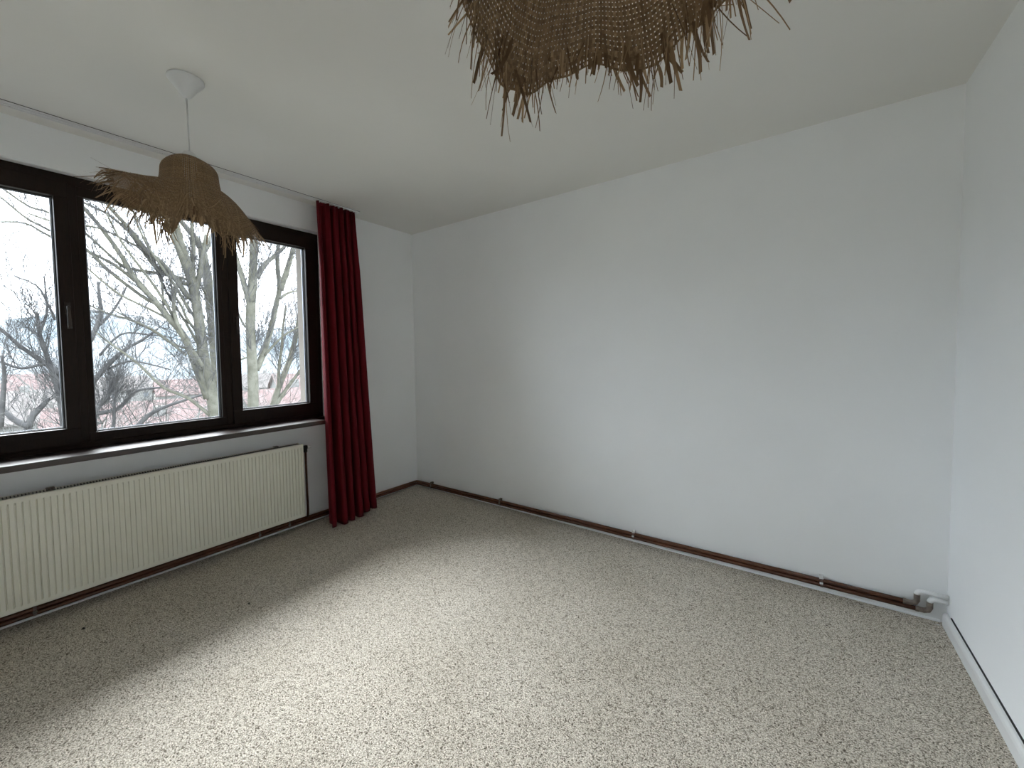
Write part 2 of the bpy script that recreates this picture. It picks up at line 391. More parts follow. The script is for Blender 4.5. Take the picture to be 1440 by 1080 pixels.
# ------------------------------------------------------------------ curtain
def curtain():
    NU, NV = 260, 60
    mb = MB()
    for j in range(NV+1):
        v = j/NV                        # 0 top, 1 hem
        z = 2.583 - v*(2.583-.012)
        ya = 1.880 - .030*v; yb = 2.208 + .005*v + .040*v**1.6
        xc = .152 + .075*v**1.2
        amp = .034 + .040*v**.6
        for i in range(NU+1):
            u = i/NU
            ph = u*2*PI*5.2 + .7*math.sin(u*7+1.3) + .35*v*math.sin(u*13+2)
            k = max(0, 1-v*5)
            c_ = math.sin(ph)
            x = xc + amp*c_*(1-.5*k) + .007*math.sin(u*2*PI*13+3*v)*(1-v*.4) + .009*k*math.sin(u*2*PI*21)
            y = ya + (yb-ya)*u - (.0075+.0035*v)*math.sin(2*ph)
            zz = z
            if u > .74: zz += .03*v**20*min(1, (u-.74)*12)
            x += .03*v*max(0, 1-abs(u-.2)*4)   # front left folds bulge out at the hem
            mb.v.append((x, y, zz))
    for j in range(NV):
        for i in range(NU):
            a = j*(NU+1)+i; mb.f.append((a, a+1, a+NU+2, a+NU+1))
    o = mb.build('cloth', M['curtain'], None, smooth=True)
    return o
cu = empty('curtain', (.15, 2.06, 0)); tag(cu, 'dark red floor length curtain gathered in pleats at the window side', 'curtain')
cl = curtain(); cl.parent = cu; cl.location = (-.15, -2.06, 0)
sd = cl.modifiers.new('solid', 'SOLIDIFY'); sd.thickness = .0025
part(MB().box((.148, 1.885, 2.562), (.152, 2.222, 2.586)), 'heading_tape', M['curtain'], cu)

# ------------------------------------------------------------------ radiator
RY0, RY1, RZ0, RZ1, RX = -.09, 1.728, .103, .680, .12
rad = empty('radiator', (.08, .82, 0)); tag(rad, 'cream steel panel radiator with vertical grooves under the window', 'radiator')
def rad_panel(xf, sgn):
    mb = MB(); P = .0472; ys = []
    y = RY0
    ys.append((RY0, 0, -.012)); ys.append((RY0+.002, 0, -.003)); ys.append((RY0+.006, 0, 0))
    y = RY1 - .020
    cols = []
    P = .0236
    while y - P > RY0+.012:
        # pressed groove between two flat ribs
        cols += [(y, 0), (y-.0022, -.0075), (y-.0052, -.0075), (y-.0074, 0)]
        y -= P
    for c in reversed(cols): ys.append((c[0], c[1], 0))
    ys.append((RY1-.006, 0, 0)); ys.append((RY1-.002, 0, -.003)); ys.append((RY1, 0, -.012))
    zs = [(RZ0, -.012, 0), (RZ0+.002, -.003, 0), (RZ0+.007, 0, 0), (RZ0+.024, 0, 0), (RZ0+.034, 0, 1), (RZ1-.036, 0, 1), (RZ1-.026, 0, 0), (RZ1-.008, 0, 0), (RZ1-.002, .002, 0), (RZ1, -.003, 0), (RZ1, -.012, 0)]
    n = len(ys)
    for z, dz, g in zs:
        for y, d, e in ys:
            mb.v.append((xf + sgn*(d*g + min(dz, e) if (dz < 0 or e < 0) else xf*0 + d*g + dz), y, z))
    for j in range(len(zs)-1):
        for i in range(n-1):
            a = j*n+i; mb.f.append((a, a+1, a+n+1, a+n))
    return mb
fp = part(rad_panel(RX, 1), 'front_panel', M['rad'], rad)
part(MB().box((.096, RY0+.002, RZ0+.004), (.1050, RY1-.002, RZ1-.004)), 'water_channel', M['rad'], rad)
part(MB().box((.040, RY0+.002, RZ0+.002), (.050, RY1-.002, RZ1)), 'back_panel', M['rad'], rad, bevel=.003)
fins = MB(); y = RY0+.02
while y < RY1-.02:
    fins.box((.052, y, RZ0+.03), (.095, y+.0025, RZ1-.001)); y += .0125
tag(part(fins, 'convector_fins', M['radin'], rad), kind='stuff')
# supply fittings at the upper right: short stub, valve body, bleed knob, riser
v = MB().tube([(.075, RY1-.004, .640), (.075, 1.765, .640)], .011, 12).tube([(.075, 1.765, .655), (.075, 1.765, .600)], .014, 12).box((.062, 1.752, .628), (.088, 1.778, .654))
part(v, 'valve', M['black'], rad, bevel=.002)
kn = MB().tube([(.075, 1.776, .637), (.075, 1.786, .637), (.075, 1.806, .637), (.075, 1.809, .637)], [.006, .012, .012, .008], 16)
part(kn, 'valve_knob', M['white'], rad, smooth=False)
part(MB().tube([(.075, 1.765, .610), (.075, 1.767, .3), (.066, 1.775, .13), (.040, 1.785, .066)], .0085, 10), 'riser_pipe', M['pipe'], rad, smooth=True)
for y in (.395, 1.555):
    part(MB().box((.0, y-.012, .60), (.040, y+.012, .668)).box((.028, y-.016, .664), (.052, y+.016, .684)), 'bracket', M['bronze'], rad, bevel=.002)

# ------------------------------------------------------------------ pipes along the floor
def lp(y, z, o=.026): return (o, y, z)
def bp_(x, z, o=.026): return (x + .031*-0, backy(x)-o, z)
PR = .0116
pu_z, pl_z = .066, .038
# the pair is one heating line: upper and lower pipe are separate things
XB = 3.795
def pipe(name, zl, zc, zr, label, xe, up, white_to):
    r = empty(name, (.03, 2.9, 0)); tag(r, label, 'pipe')
    pts = [lp(Y0+.03, zl), lp(1.6, zl), lp(2.93, zc), (.030, 2.957, zc), (.042, backy(.04)-.030, zc), bp_(.07, zc)]
    for x in (1, 2, 3): pts.append(bp_(x, zc+(zr-zc)*x/XB))
    pts.append(bp_(xe-.012, zr))
    part(MB().tube(pts, PR, 14), 'pipe_run', M['pipe'], r, smooth=True)
    e = MB().tube([bp_(xe-.032, zr), bp_(xe-.005, zr), bp_(xe+.010, zr+.006), bp_(xe+.016, zr+.020), bp_(xe+.016, up-.014)], .0125, 14)
    part(e, 'elbow', M['bronze'], r, smooth=True)
    part(MB().tube([bp_(xe-.036, zr), bp_(xe-.024, zr)], .0150, 8), 'compression_nut', M['bronze'], r)
    xe2 = xe+.016
    wt = [bp_(xe2, up-.018), bp_(xe2, up-.008), bp_(xe2+.005, up+.001), bp_(xe2+.014, up+.006), bp_(xe2+.03, up+.006), bp_(3.9225, up+.004)]
    part(MB().tube(wt, .0112, 14), 'white_stub', M['wpaint'], r, smooth=True)
    return r
p1 = pipe('heating_pipe', .0565, .0485, .0735, 'upper brown heating pipe along the floor running into the higher white stub', XB, .138, 0)
p2 = pipe('heating_pipe', .0330, .0245, .0500, 'lower brown heating pipe along the floor running into the lower white stub', XB+.047, .113, 0)
def clip(px, wall, label):
    r = empty('pipe_clip', (0, 0, 0))
    if wall == 'back':
        x = px; y = backy(x); t = x/XB
        z0 = .0245+.0255*t; z1 = .0485+.025*t
        r.location = (x, y, z0)
        a = MB().box((x-.007, y-.034, z0-.008), (x+.007, y-.0375, z0+.003)); a.box((x-.007, y-.037, z1-.004), (x+.007, y-.0335, z1+.008))
        a.box((x-.007, y-.036, z0+.001), (x+.007, y-.0, z0+.004)).box((x-.005, y-.030, z1+.008), (x+.005, y, z1+.014))
        b = MB()
        for z in (z0, z1):
            b.tube([(x-.006, y-.026, z), (x+.006, y-.026, z)], PR+.0022, 14)
        b.box((x-.004, y-.020, z0-.004), (x+.004, y-.001, z1+.016))
        cw = MB().box((x-.012, y-.034, z1+.009), (x+.008, y, z1+.024)).box((x-.010, y-.041, (z0+z1)/2-.005), (x+.006, y-.034, (z0+z1)/2+.006))
    else:
        y = px; z0 = .0330; z1 = .0565; r.location = (0, y, z0)
        b = MB()
        for z in (z0, z1):
            b.tube([(.026, y-.006, z), (.026, y+.006, z)], PR+.0022, 14)
        b.box((.001, y-.004, z0-.004), (.020, y+.004, z1+.016))
        cw = MB().box((.036, y-.009, (z0+z1)/2-.005), (.041, y+.009, (z0+z1)/2+.004))
    tag(r, label, 'pipe clip')
    part(b, 'band', M['clip'], r)
    part(cw, 'cap', M['clipw'] if wall == 'back' and px > 2 else M['bronze'], r, bevel=.002)
    sc = MB().tube([tuple(Vector(r.location)+Vector((0, -.036, .014) if wall == 'back' else (.036, 0, .014))), tuple(Vector(r.location)+Vector((0, -.024, .014) if wall == 'back' else (.024, 0, .014)))], .003, 8)
    part(sc, 'screw', M['bronze'], r)
for px, wl_, lb in ((.245, 'back', 'small metal pipe clip in the far corner of the room beside the curtain'),
                    (1.13, 'back', 'small metal pipe clip on the back wall, second from the far corner'),
                    (2.345, 'back', 'small bright pipe clip near the middle of the back wall'),
                    (3.425, 'back', 'small bright pipe clip on the back wall nearest the white pipe ends'),
                    (.315, 'left', 'small metal pipe clip under the left end of the radiator'),
                    (1.42, 'left', 'small metal pipe clip under the right part of the radiator'),
                    (1.64, 'left', 'small metal pipe clip under the right end of the radiator')):
    clip(px, wl_, lb)

# crumbs on the carpet
def blob(name, loc, r, m, label, cat):
    bm = bmesh.new(); bmesh.ops.create_icosphere(bm, subdivisions=2, radius=1)
    for v_ in bm.verts:
        k = 1 + .35*noise.noise(v_.co*1.7+Vector(loc)*9)
        v_.co = Vector((v_.co.x*r*1.5*k, v_.co.y*r*.9*k, max(-.2, v_.co.z)*r*.7*k))
    me = bpy.data.meshes.new(name); bm.to_mesh(me); bm.free(); me.materials.append(m)
    o = bpy.data.objects.new(name, me); COL.objects.link(o); o.location = (loc[0], loc[1], r*.12)
    tag(o, label, cat)
blob('crumb', (.35, .441, 0), .007, M['crumb'], 'tiny dark crumb on the carpet close under the radiator', 'crumb')
blob('crumb', (.823, 1.009, 0), .006, M['crumb'], 'tiny dark crumb on the carpet farther from the radiator', 'crumb')
blob('plaster_chip', (3.885, 2.835, 0), .006, M['plaster'], 'tiny white plaster chip on the carpet in the right corner', 'chip')

# ------------------------------------------------------------------ straw pendant lamps
CA = math.atan2(CAM_R.y, CAM_R.x)
def interp(tab, a):
    """periodic smooth interpolation of (deg, r, z) rows"""
    a %= 360
    n = len(tab)
    for i in range(n):
        a0 = tab[i][0]; a1 = tab[(i+1) % n][0] + (360 if i == n-1 else 0)
        if a0 <= a < a1:
            t = (a-a0)/(a1-a0)
            p = [tab[(i+k) % n] for k in (-1, 0, 1, 2)]
            out = []
            for c in (1, 2):
                y0, y1, y2, y3 = (q[c] for q in p)
                m1 = (y2-y0)/2; m2 = (y3-y1)/2
                h = (2*t**3-3*t*t+1)*y1+(t**3-2*t*t+t)*m1+(-2*t**3+3*t*t)*y2+(t**3-t*t)*m2
                out.append(h)
            return out
    return tab[0][1:]

def straw_lamp(cx, cy, tab, label, seed, zt=2.25, cord_bend=0, fr_len=1.0, arch=(0, 0), short=(0, 0), CA=CA):
    rnd = random.Random(seed)
    root = empty('straw_pendant_lamp', (cx, cy, 2.6)); tag(root, label, 'pendant lamp', 'straw hat pendant lamps')
    part(MB().lathe([(.0, 2.600), (.068, 2.600), (.069, 2.594), (.064, 2.586), (.046, 2.566), (.026, 2.537), (.017, 2.524), (.010, 2.518), (0, 2.517)], (cx, cy, 0), 40), 'ceiling_rose', M['white'], root, smooth=True)
    part(MB().tube([(cx, cy, 2.52), (cx+.001, cy, 2.42), (cx-.001, cy+.001, 2.32), (cx, cy, zt+.03)], .0034, 10), 'cord', M['cord'], root, smooth=True)
    part(MB().lathe([(.004, .034), (.012, .034), (.020, .030), (.026, .020), (.028, .006), (.026, -.03), (.022, -.075), (0, -.075)], (cx, cy, zt), 24), 'lamp_holder', M['white'], root, smooth=True)
    part(MB().lathe([(.0, -.075), (.014, -.076), (.016, -.09), (.028, -.110), (.032, -.130), (.026, -.150), (.012, -.161), (0, -.163)], (cx, cy, zt), 24), 'bulb', M['bulb'], root, smooth=True)
    RT, RB, CH = .098, .114, .105
    L1 = RT; L2 = CH+.02; LB = .20; S = L1+L2+LB
    def surf(s, phi):
        if s < L1:
            t = s/L1; r = s; z = zt - .004*t*t - .030*t**5
            wob = .004*math.sin(3*phi+seed)*t
            z += wob
        elif s < L1+L2:
            t = (s-L1)/L2
            r = RT + .006*math.sin(min(1, t*4)*PI/2) + (RB-RT-.006)*t**2; z = zt - .034 + .004*math.sin(3*phi+seed)*(1-t) - (CH-.014)*t
        else:
            t = (s-L1-L2)/LB
            re, ze = interp(tab, math.degrees(phi-CA))
            zb = zt - .0105 - CH - .0095
            r = RB + (re-RB)*(t**.92); 
            z = zb + (ze-zb)*(.35*t+.65*t**1.7) - 0*t
            fl = .006*math.sin(9*phi+seed*2)*t*t + .004*math.sin(17*phi+seed)*t*t
            z += fl
        k = 1 + .02*math.sin(2*phi+seed*1.3)
        return Vector((cx+r*k*math.cos(phi), cy+r*k*math.sin(phi), z))
    def nrm(s, phi):
        a = surf(s+.003, phi)-surf(s-.003, phi); b = surf(s, phi+.02)-surf(s, phi-.02)
        n = a.cross(b)
        return n.normalized() if n.length > 1e-9 else Vector((0, 0, 1))
    mb = MB()
    P = .0062
    nr_ = int(S/P)
    def band(s):           # number of radials at arclength s
        r = s if s < L1 else (RT+(RB-RT)*(s-L1)/L2 if s < L1+L2 else RB+(.25-RB)*(s-L1-L2)/LB)
        n = 24
        while 2*PI*r/n > .0088: n *= 2
        return n
    def quad(a, b, c, d, t):
        k = len(mb.v); mb.v += [tuple(a), tuple(b), tuple(c), tuple(d)]; mb.f.append((k, k+1, k+2, k+3)); mb.t.append(t)
    # rings
    for i in range(1, nr_+1):
        s = i*P; n = band(s); hw = .00262*(1-.12*rnd.random()); seg = n
        if s > S-.012: hw *= .55
        tn = rnd.random()
        vs = []
        off = .0009
        for j in range(seg+0):
            ph = 2*PI*(j+.5*0)/seg
            o = off*(1 if (j+i) % 2 else -1)
            n_ = nrm(s, ph)*o
            js = .0006*noise.noise(Vector((ph*9, i*1.7, seed)))
            vs.append((surf(s-hw+js, ph)+n_, surf(s+hw+js, ph)+n_))
        for j in range(seg):
            a = vs[j]; b = vs[(j+1) % seg]
            quad(a[0], a[1], b[1], b[0], min(1, max(0, .3+.35*tn+.25*rnd.random()-.1)))
    # radials
    fringe = MB()
    def fq(a, b, c, d, t):
        k = len(fringe.v); fringe.v.extend([tuple(a), tuple(b), tuple(c), tuple(d)]); fringe.f.append((k, k+1, k+2, k+3)); fringe.t.append(t)
    nmax = band(S)
    for j in range(nmax):
        ph = 2*PI*j/nmax
        i0 = 1
        while i0 < nr_ and (j % (nmax//band(i0*P))) != 0: i0 += 1
        tn = rnd.random(); prev = None
        for i in range(i0, nr_+1):
            s = i*P; nn = band(s); r = max(.004, (surf(s, ph)-Vector((cx, cy, surf(s, ph).z))).length)
            wd = min(.0030, 2*PI*r/nn*.40)*(1-.1*rnd.random())
            jj = j//(nmax//nn)
            o = .0009*(-1 if (jj+i) % 2 else 1)
            c = surf(s, ph)+nrm(s, ph)*o
            tdir = Vector((-math.sin(ph), math.cos(ph), 0))
            cur = (c-tdir*wd, c+tdir*wd)
            if prev: quad(prev[0], prev[1], cur[1], cur[0], min(1, max(0, .15+.5*tn+.3*rnd.random())))
            prev = cur
        # loose ends beyond the weave: two or three straws each
        out = (surf(S, ph)-surf(S-.02, ph)).normalized()
        cl_ = noise.noise(Vector((math.cos(ph)*6, math.sin(ph)*6, seed*3.1)))
        for q in range(rnd.choice((2, 3, 3))):
            L = fr_len*(.024+.068*rnd.random()**1.15)*(1+.7*cl_)
            if arch[0] < math.degrees(ph-CA) % 360 < arch[1]: L *= .42
            if short[0] < math.degrees(ph-CA) % 360 < short[1]: L *= .5
            if rnd.random() < .07: L *= 1.5
            wd = rnd.choice((.0008, .0010, .0013, .0016, .0021, .0030, .0042))
            d = (out + Vector((rnd.gauss(0, .34), rnd.gauss(0, .34), rnd.gauss(-.28, .24)))).normalized()
            tdir = Vector((-math.sin(ph), math.cos(ph), 0)); tdir = (tdir + Vector((rnd.gauss(0, .3), rnd.gauss(0, .3), rnd.gauss(0, .5)))).normalized()
            st = S-rnd.random()*.05
            p = surf(st, ph+rnd.gauss(0, .008)) + nrm(st, ph)*rnd.uniform(-.003, .004)
            curl = Vector((rnd.gauss(0, .3), rnd.gauss(0, .3), rnd.gauss(-.35, .35)))
            pr = None; t0 = rnd.random(); ns = 5
            for k in range(ns+1):
                ww = wd*(1-.35*(k/ns)) if wd < .003 else wd*(1+.2*math.sin(k))
                cur = (p-tdir*ww, p+tdir*ww)
                if pr: fq(pr[0], pr[1], cur[1], cur[0], t0)
                pr = cur
                p = p + d*(L+S-st)/ns
                d = (d + curl/ns*.9 + Vector((0, 0, -.05))).normalized()
    # stray straws lying on the brim
    for _ in range(150):
        ph = rnd.random()*2*PI; s = L1+L2+rnd.uniform(.06, LB); a = ph; L = rnd.uniform(.03, .09)
        ds = rnd.choice((1, 1, .6)); dp = rnd.gauss(0, 1.0)
        pr = None; wd = rnd.uniform(.0006, .0018); t0 = .3+.7*rnd.random()
        for k in range(7):
            p = surf(min(S+.01, s), a)+nrm(min(s, S), a)*(.003+.002*k/6*rnd.random())*(1 if nrm(s, a).z > 0 else -1)
            tdir = Vector((-math.sin(a), math.cos(a), 0))
            cur = (p-tdir*wd, p+tdir*wd)
            if pr: fq(pr[0], pr[1], cur[1], cur[0], t0)
            pr = cur; s += ds*L/6; a += dp*L/6/.2
            if s > S+.01: break
    sh = part(mb, 'straw_shade', M['straw'], root)
    f = sub(fringe, 'fringe', M['straw'], sh, root); tag(f, kind='stuff')
    return root

tab1 = [(0, .25, 1.975), (30, .24, 2.01), (58, .24, 2.06), (90, .24, 2.07), (112, .245, 2.06), (130, .25, 2.025), (148, .26, 2.02), (163, .27, 2.06), (180, .275, 2.10), (195, .27, 2.12), (213, .25, 2.08), (229, .235, 1.99), (242, .22, 1.895), (252, .21, 1.87), (261, .205, 1.935), (269, .205, 1.995), (277, .21, 1.97), (287, .22, 1.91), (298, .235, 1.885), (316, .245, 1.89), (337, .25, 1.935)]
straw_lamp(1.04, .755, tab1, 'frayed straw hat pendant lamp hanging in front of the window', 3, arch=(253, 279), short=(50, 118), CA=math.radians(71.6))
tab2 = [(0, .245, 1.97), (23, .24, 1.955), (49, .25, 1.945), (62, .245, 1.935), (76, .245, 1.955), (90, .25, 1.965), (103, .24, 1.93), (117, .232, 1.885), (133, .22, 1.885), (152, .215, 1.91), (177, .215, 1.93), (210, .23, 1.97), (240, .25, 2.0), (270, .25, 2.02), (300, .25, 1.97), (330, .25, 1.99)]
straw_lamp(3.05, .63, tab2, 'frayed straw hat pendant lamp seen from below at the top edge of the picture', 11, arch=(74, 106))

# ------------------------------------------------------------------ outside: hillside, town, hills
def gz(x, y):
    d = -x
    pts = [(0, -4.0), (3, -4.2), (40, -10), (120, -15), (420, -17), (700, 8), (1250, 84), (1700, 92), (2600, 60)]
    if d <= 0: z = -4
    else:
        z = pts[-1][1]
        for (a, za), (b, zb) in zip(pts, pts[1:]):
            if a <= d < b:
                t = (d-a)/(b-a); t = t*t*(3-2*t) if a >= 420 else t; z = za+(zb-za)*t; break
    if d > 420:
        k = min(1, (d-420)/500)
        z += k*(52*noise.noise(Vector((x*.0011, y*.0042, 3))) + 12*noise.noise(Vector((x*.005, y*.006, 1))))
    elif d > 5: z += .5*noise.noise(Vector((x*.05, y*.05, 0)))
    return z
def terrain(name, x0, x1, nx, y0, y1, ny, m, label):
    mb = MB()
    for i in range(nx+1):
        t = i/nx; x = x0+(x1-x0)*t
        for j in range(ny+1):
            y = y0+(y1-y0)*j/ny; mb.v.append((x, y, gz(x, y)))
    for i in range(nx):
        for j in range(ny):
            a = i*(ny+1)+j; mb.f.append((a, a+1, a+ny+2, a+ny+1))
    tag(mb.build(name, m, smooth=True), label, kind='structure')
terrain('ground', -T, -420, 90, -300, 420, 90, M['ground'], 'sloping winter grass hillside below the window')
terrain('hills', -420, -2600, 60, -2500, 3200, 120, M['hill'], 'wooded hills on the horizon, tinted blue for haze')

def ray_at(px, py, X):
    d = CAM_F + CAM_R*((px-719.56)/587.022) - CAM_U*((py-524.83)/587.022)
    return CAM_POS + d*((X-CAM_POS.x)/d.x)

def house(px, py, X, w_, dp, hw, rot, roofm, label, h=5.2):
    """ridge line middle stands where the photograph shows it"""
    p = ray_at(px, py, X); rh = dp*.32
    g = gz(p.x, p.y); base = min(g, p.z-rh-h) - .3
    w_ *= .8; dp *= .85; r = empty('house', (p.x, p.y, base)); tag(r, label, 'house', None)
    ze = p.z-rh-base
    c, s = math.cos(rot), math.sin(rot)
    def tf(mb):
        mb.v = [(p.x+x*c-y*s, p.y+x*s+y*c, base+z) for x, y, z in mb.v]; return mb
    part(tf(MB().prism([(-dp/2, 0), (dp/2, 0), (dp/2, ze), (0, ze+rh*.96), (-dp/2, ze)], 1, -w_/2, w_/2)), 'walls', M['render'], r)
    t = .18; o = .5
    part(tf(MB().prism([(-dp/2-o, ze-o*.64), (0, ze+rh), (dp/2+o, ze-o*.64), (dp/2+o, ze-o*.64+t), (0, ze+rh+t), (-dp/2-o, ze-o*.64+t)], 1, -w_/2-o, w_/2+o)), 'roof', roofm, r)
    part(tf(MB().box((-.9, w_*.2, ze+rh*.5), (-.3, w_*.2+.6, ze+rh+.9))), 'chimney', M['render'], r)
    n = max(2, int(w_/3))
    for fl in range(2):
        for k in range(n):
            yy = -w_/2+(k+.5)*w_/n; zz = ze-1.9-2.6*fl
            part(tf(MB().box((dp/2-.05, yy-.5, zz-.6), (dp/2+.04, yy+.5, zz+.7))), 'window', M['pane'], r)
HS = [(398, 549, -36, 11, 8, 0, .35, 'roof', 'red roofed house nearest behind the right window pane'),
      (428, 526, -76, 13, 9, 0, -.2, 'roof', 'red roofed house farther back at the right edge of the window'),
      (345, 551, -58, 9, 8, 0, .1, 'roof', 'red roofed house left of the big tree in the right pane'),
      (290, 574, -42, 8, 7, 0, .5, 'roof', 'red roofed house low behind the trunks in the middle pane'),
      (226, 564, -58, 10, 8, 0, -.1, 'roof', 'broad red roofed house in the centre of the middle pane'),
      (196, 592, -36, 8, 8, 0, .2, 'roof', 'nearest red roofed house low in the middle pane'),
      (142, 572, -50, 8, 8, 0, -.3, 'roof', 'red roofed house at the left edge of the middle pane'),
      (84, 548, -84, 11, 9, 0, .1, 'roofb', 'brown roofed house at the right of the left pane'),
      (40, 539, -112, 14, 9, 0, -.2, 'roof', 'long red roofed house in the middle of the left pane'),
      (4, 556, -72, 11, 9, 0, .3, 'roofb', 'brown roofed house at the left edge of the picture'),
      (66, 526, -160, 16, 10, 0, 0, 'roof', 'far red roofed house high in the left pane'),
      (168, 530, -148, 14, 10, 0, .2, 'roofb', 'far brown roofed house in the middle pane'),
      (258, 534, -122, 13, 10, 0, -.2, 'roof', 'far red roofed house right of centre in the middle pane'),
      (362, 526, -116, 13, 10, 0, .1, 'roofb', 'far brown roofed house in the right pane')]
for px, py, X, w_, dp, hw, rot, rm, lb in HS:
    house(px, py, X, w_, dp, hw, rot, M[rm], lb)

# ------------------------------------------------------------------ bare trees
def twig(mb, rnd, p, d, L, r, lvl, up=.15, wig=.22, ns=5):
    """one thin branch with recursive side twigs, all in one mesh"""
    pts = [p.copy()]; rs = [r]; q = p.copy(); dd = d.normalized(); kids = []
    for k in range(ns):
        dd = (dd + Vector((rnd.gauss(0, wig), rnd.gauss(0, wig), rnd.gauss(up*.5, wig)))*.5).normalized()
        q = q + dd*(L/ns); pts.append(q.copy()); rs.append(max(.0032, r*(1-.7*(k+1)/ns)))
        if lvl > 0: kids.append((q.copy(), dd.copy(), rs[-1]))
    mb.tube(pts, rs, 3 if r < .012 else 5, cap=False)
    for (a, b, c) in kids:
        for _ in range(rnd.choice((1, 1, 2))):
            ax = Vector((rnd.gauss(0, 1), rnd.gauss(0, 1), rnd.gauss(0, 1))).normalized()
            nd = (b + ax*.75 + Vector((0, 0, up))).normalized()
            twig(mb, rnd, a, nd, L*rnd.uniform(.38, .62), max(.003, c*.62), lvl-1, up, wig, max(3, ns-1))

def guided_tree(label, branches, X, ground_to, seed, group=None, dens=1.0, bark='bark', lvl=2, up=.35):
    rnd = random.Random(seed)
    first = branches[0]
    base = ray_at(first[0][0][0], first[0][0][1], X); gzz = gz(base.x, base.y)
    root = empty('bare_tree', (base.x, base.y, gzz)); tag(root, label, 'tree', group)
    tw = MB(); k = 0
    for pts, r0, r1 in branches:
        k += 1
        n = len(pts); P3 = []; dx = rnd.uniform(-.5, .5) if k > 1 else 0
        for i, (x, y) in enumerate(pts):
            P3.append(ray_at(x, y, X + (dx*(i/(n-1)) if k > 1 else 0)))
        # smooth in between
        fine = []; 
        for i in range(n-1):
            a = P3[max(0, i-1)]; b = P3[i]; c = P3[i+1]; d = P3[min(n-1, i+2)]
            for t in (0, .33, .67):
                fine.append(b*(2*t**3-3*t*t+1)+(c-a)*.5*(t**3-2*t*t+t)+c*(-2*t**3+3*t*t)+(d-b)*.5*(t**3-t*t))
        fine.append(P3[-1])
        if k == 1: 
            f0 = fine[0]; fine = [Vector((f0.x, f0.y, gzz-.2)), Vector((f0.x+.02, f0.y, (gzz+f0.z)/2))]+fine
        m_ = len(fine); dep = (P3[0]-CAM_POS).dot(CAM_F)/587.022
        rs = [ (r0+(r1-r0)*i/(m_-1))*(1 if r0 > 4 else 1.45)*dep*(1+.06*rnd.uniform(-1, 1)) for i in range(m_)]
        part(MB().tube(fine, rs, 8 if r0 > 2 else 6), 'trunk' if r0 >= 5 else 'branch', M[bark], root, smooth=True)
        # side twigs
        seglen = sum((fine[i+1]-fine[i]).length for i in range(m_-1))
        cnt = int(seglen*3.2*dens)
        for _ in range(cnt):
            t = rnd.uniform(.12 if r0 < 5 else .35, 1)*(m_-1); i = min(m_-2, int(t)); p = fine[i].lerp(fine[i+1], t-i)
            dr_ = (fine[i+1]-fine[i]).normalized()
            ax = Vector((rnd.gauss(0, 1), rnd.gauss(0, 1), rnd.gauss(0, 1))).normalized()
            nd = (dr_+ax*.8+Vector((0, 0, up))).normalized()
            twig(tw, rnd, p, nd, rnd.uniform(.4, 1.1), min(.009, rs[i]*.4), lvl, .2)
    tg = part(tw, 'twigs', M['bark2'], root); tag(tg, kind='stuff')
    return root

guided_tree('tall pale bare tree with leaning trunk and fan of branches in the middle pane', [
    ([(312, 690), (304, 600), (299, 560), (288, 512), (281, 460), (276, 425), (270, 398)], 8.5, 5.5),
    ([(270, 400), (262, 375), (252, 350), (243, 325), (232, 295), (225, 270)], 4, 1.5),
    ([(271, 398), (266, 372), (256, 345), (250, 320), (244, 290)], 3.4, 1.5),
    ([(272, 400), (271, 375), (272, 350), (270, 320), (272, 280)], 2.6, 1.2),
    ([(275, 408), (281, 385), (285, 360), (290, 330)], 3, 1.5),
    ([(266, 420), (245, 390), (222, 365), (205, 352), (182, 322), (160, 298), (138, 272), (110, 245)], 2.6, 1.0),
    ([(262, 400), (240, 388), (225, 382), (200, 352), (180, 325), (150, 300), (118, 285), (80, 260)], 2.0, .8),
    ([(262, 393), (232, 385), (180, 377), (150, 355), (120, 328), (72, 300), (40, 290), (0, 262)], 1.5, .7),
    ([(268, 440), (245, 400), (225, 372), (210, 350), (195, 320), (185, 290)], 1.5, .7),
    ([(292, 560), (272, 505), (258, 472), (240, 450), (220, 426), (190, 392), (172, 362), (148, 328), (118, 292), (90, 270)], 3.6, .9),
    ([(222, 428), (205, 420), (180, 402), (150, 378), (120, 350), (72, 325), (36, 306), (0, 276)], 2.0, .7),
    ([(190, 395), (160, 372), (120, 352), (70, 332), (36, 314), (0, 312)], 1.6, .6),
    ([(296, 585), (265, 560), (230, 545), (195, 512), (165, 490), (135, 468)], 1.8, .7),
    ([(290, 500), (262, 490), (240, 482), (215, 465), (190, 452), (160, 436)], 1.3, .6),
    ([(282, 470), (265, 452), (255, 430), (242, 408), (238, 380)], 1.5, .7),
    ([(258, 470), (235, 430), (212, 395), (185, 360), (165, 330), (150, 300)], 1.5, .7),
    ([(282, 490), (262, 455), (240, 420), (226, 395), (212, 360)], 1.3, .7),
    ([(240, 450), (205, 432), (170, 415), (140, 392), (118, 372)], 1.4, .6),
    ([(262, 500), (225, 470), (190, 452), (150, 440), (118, 425)], 1.2, .6),
    ([(230, 440), (228, 400), (222, 380), (205, 335), (190, 300)], 1.2, .6),
    ([(205, 352), (180, 340), (150, 325), (125, 318), (85, 315), (40, 300)], 1.2, .6),
    ([(248, 400), (244, 430), (250, 455), (264, 480), (285, 515)], 1.8, 1.6),
], -6.5, 0, 21, dens=.85, lvl=2)
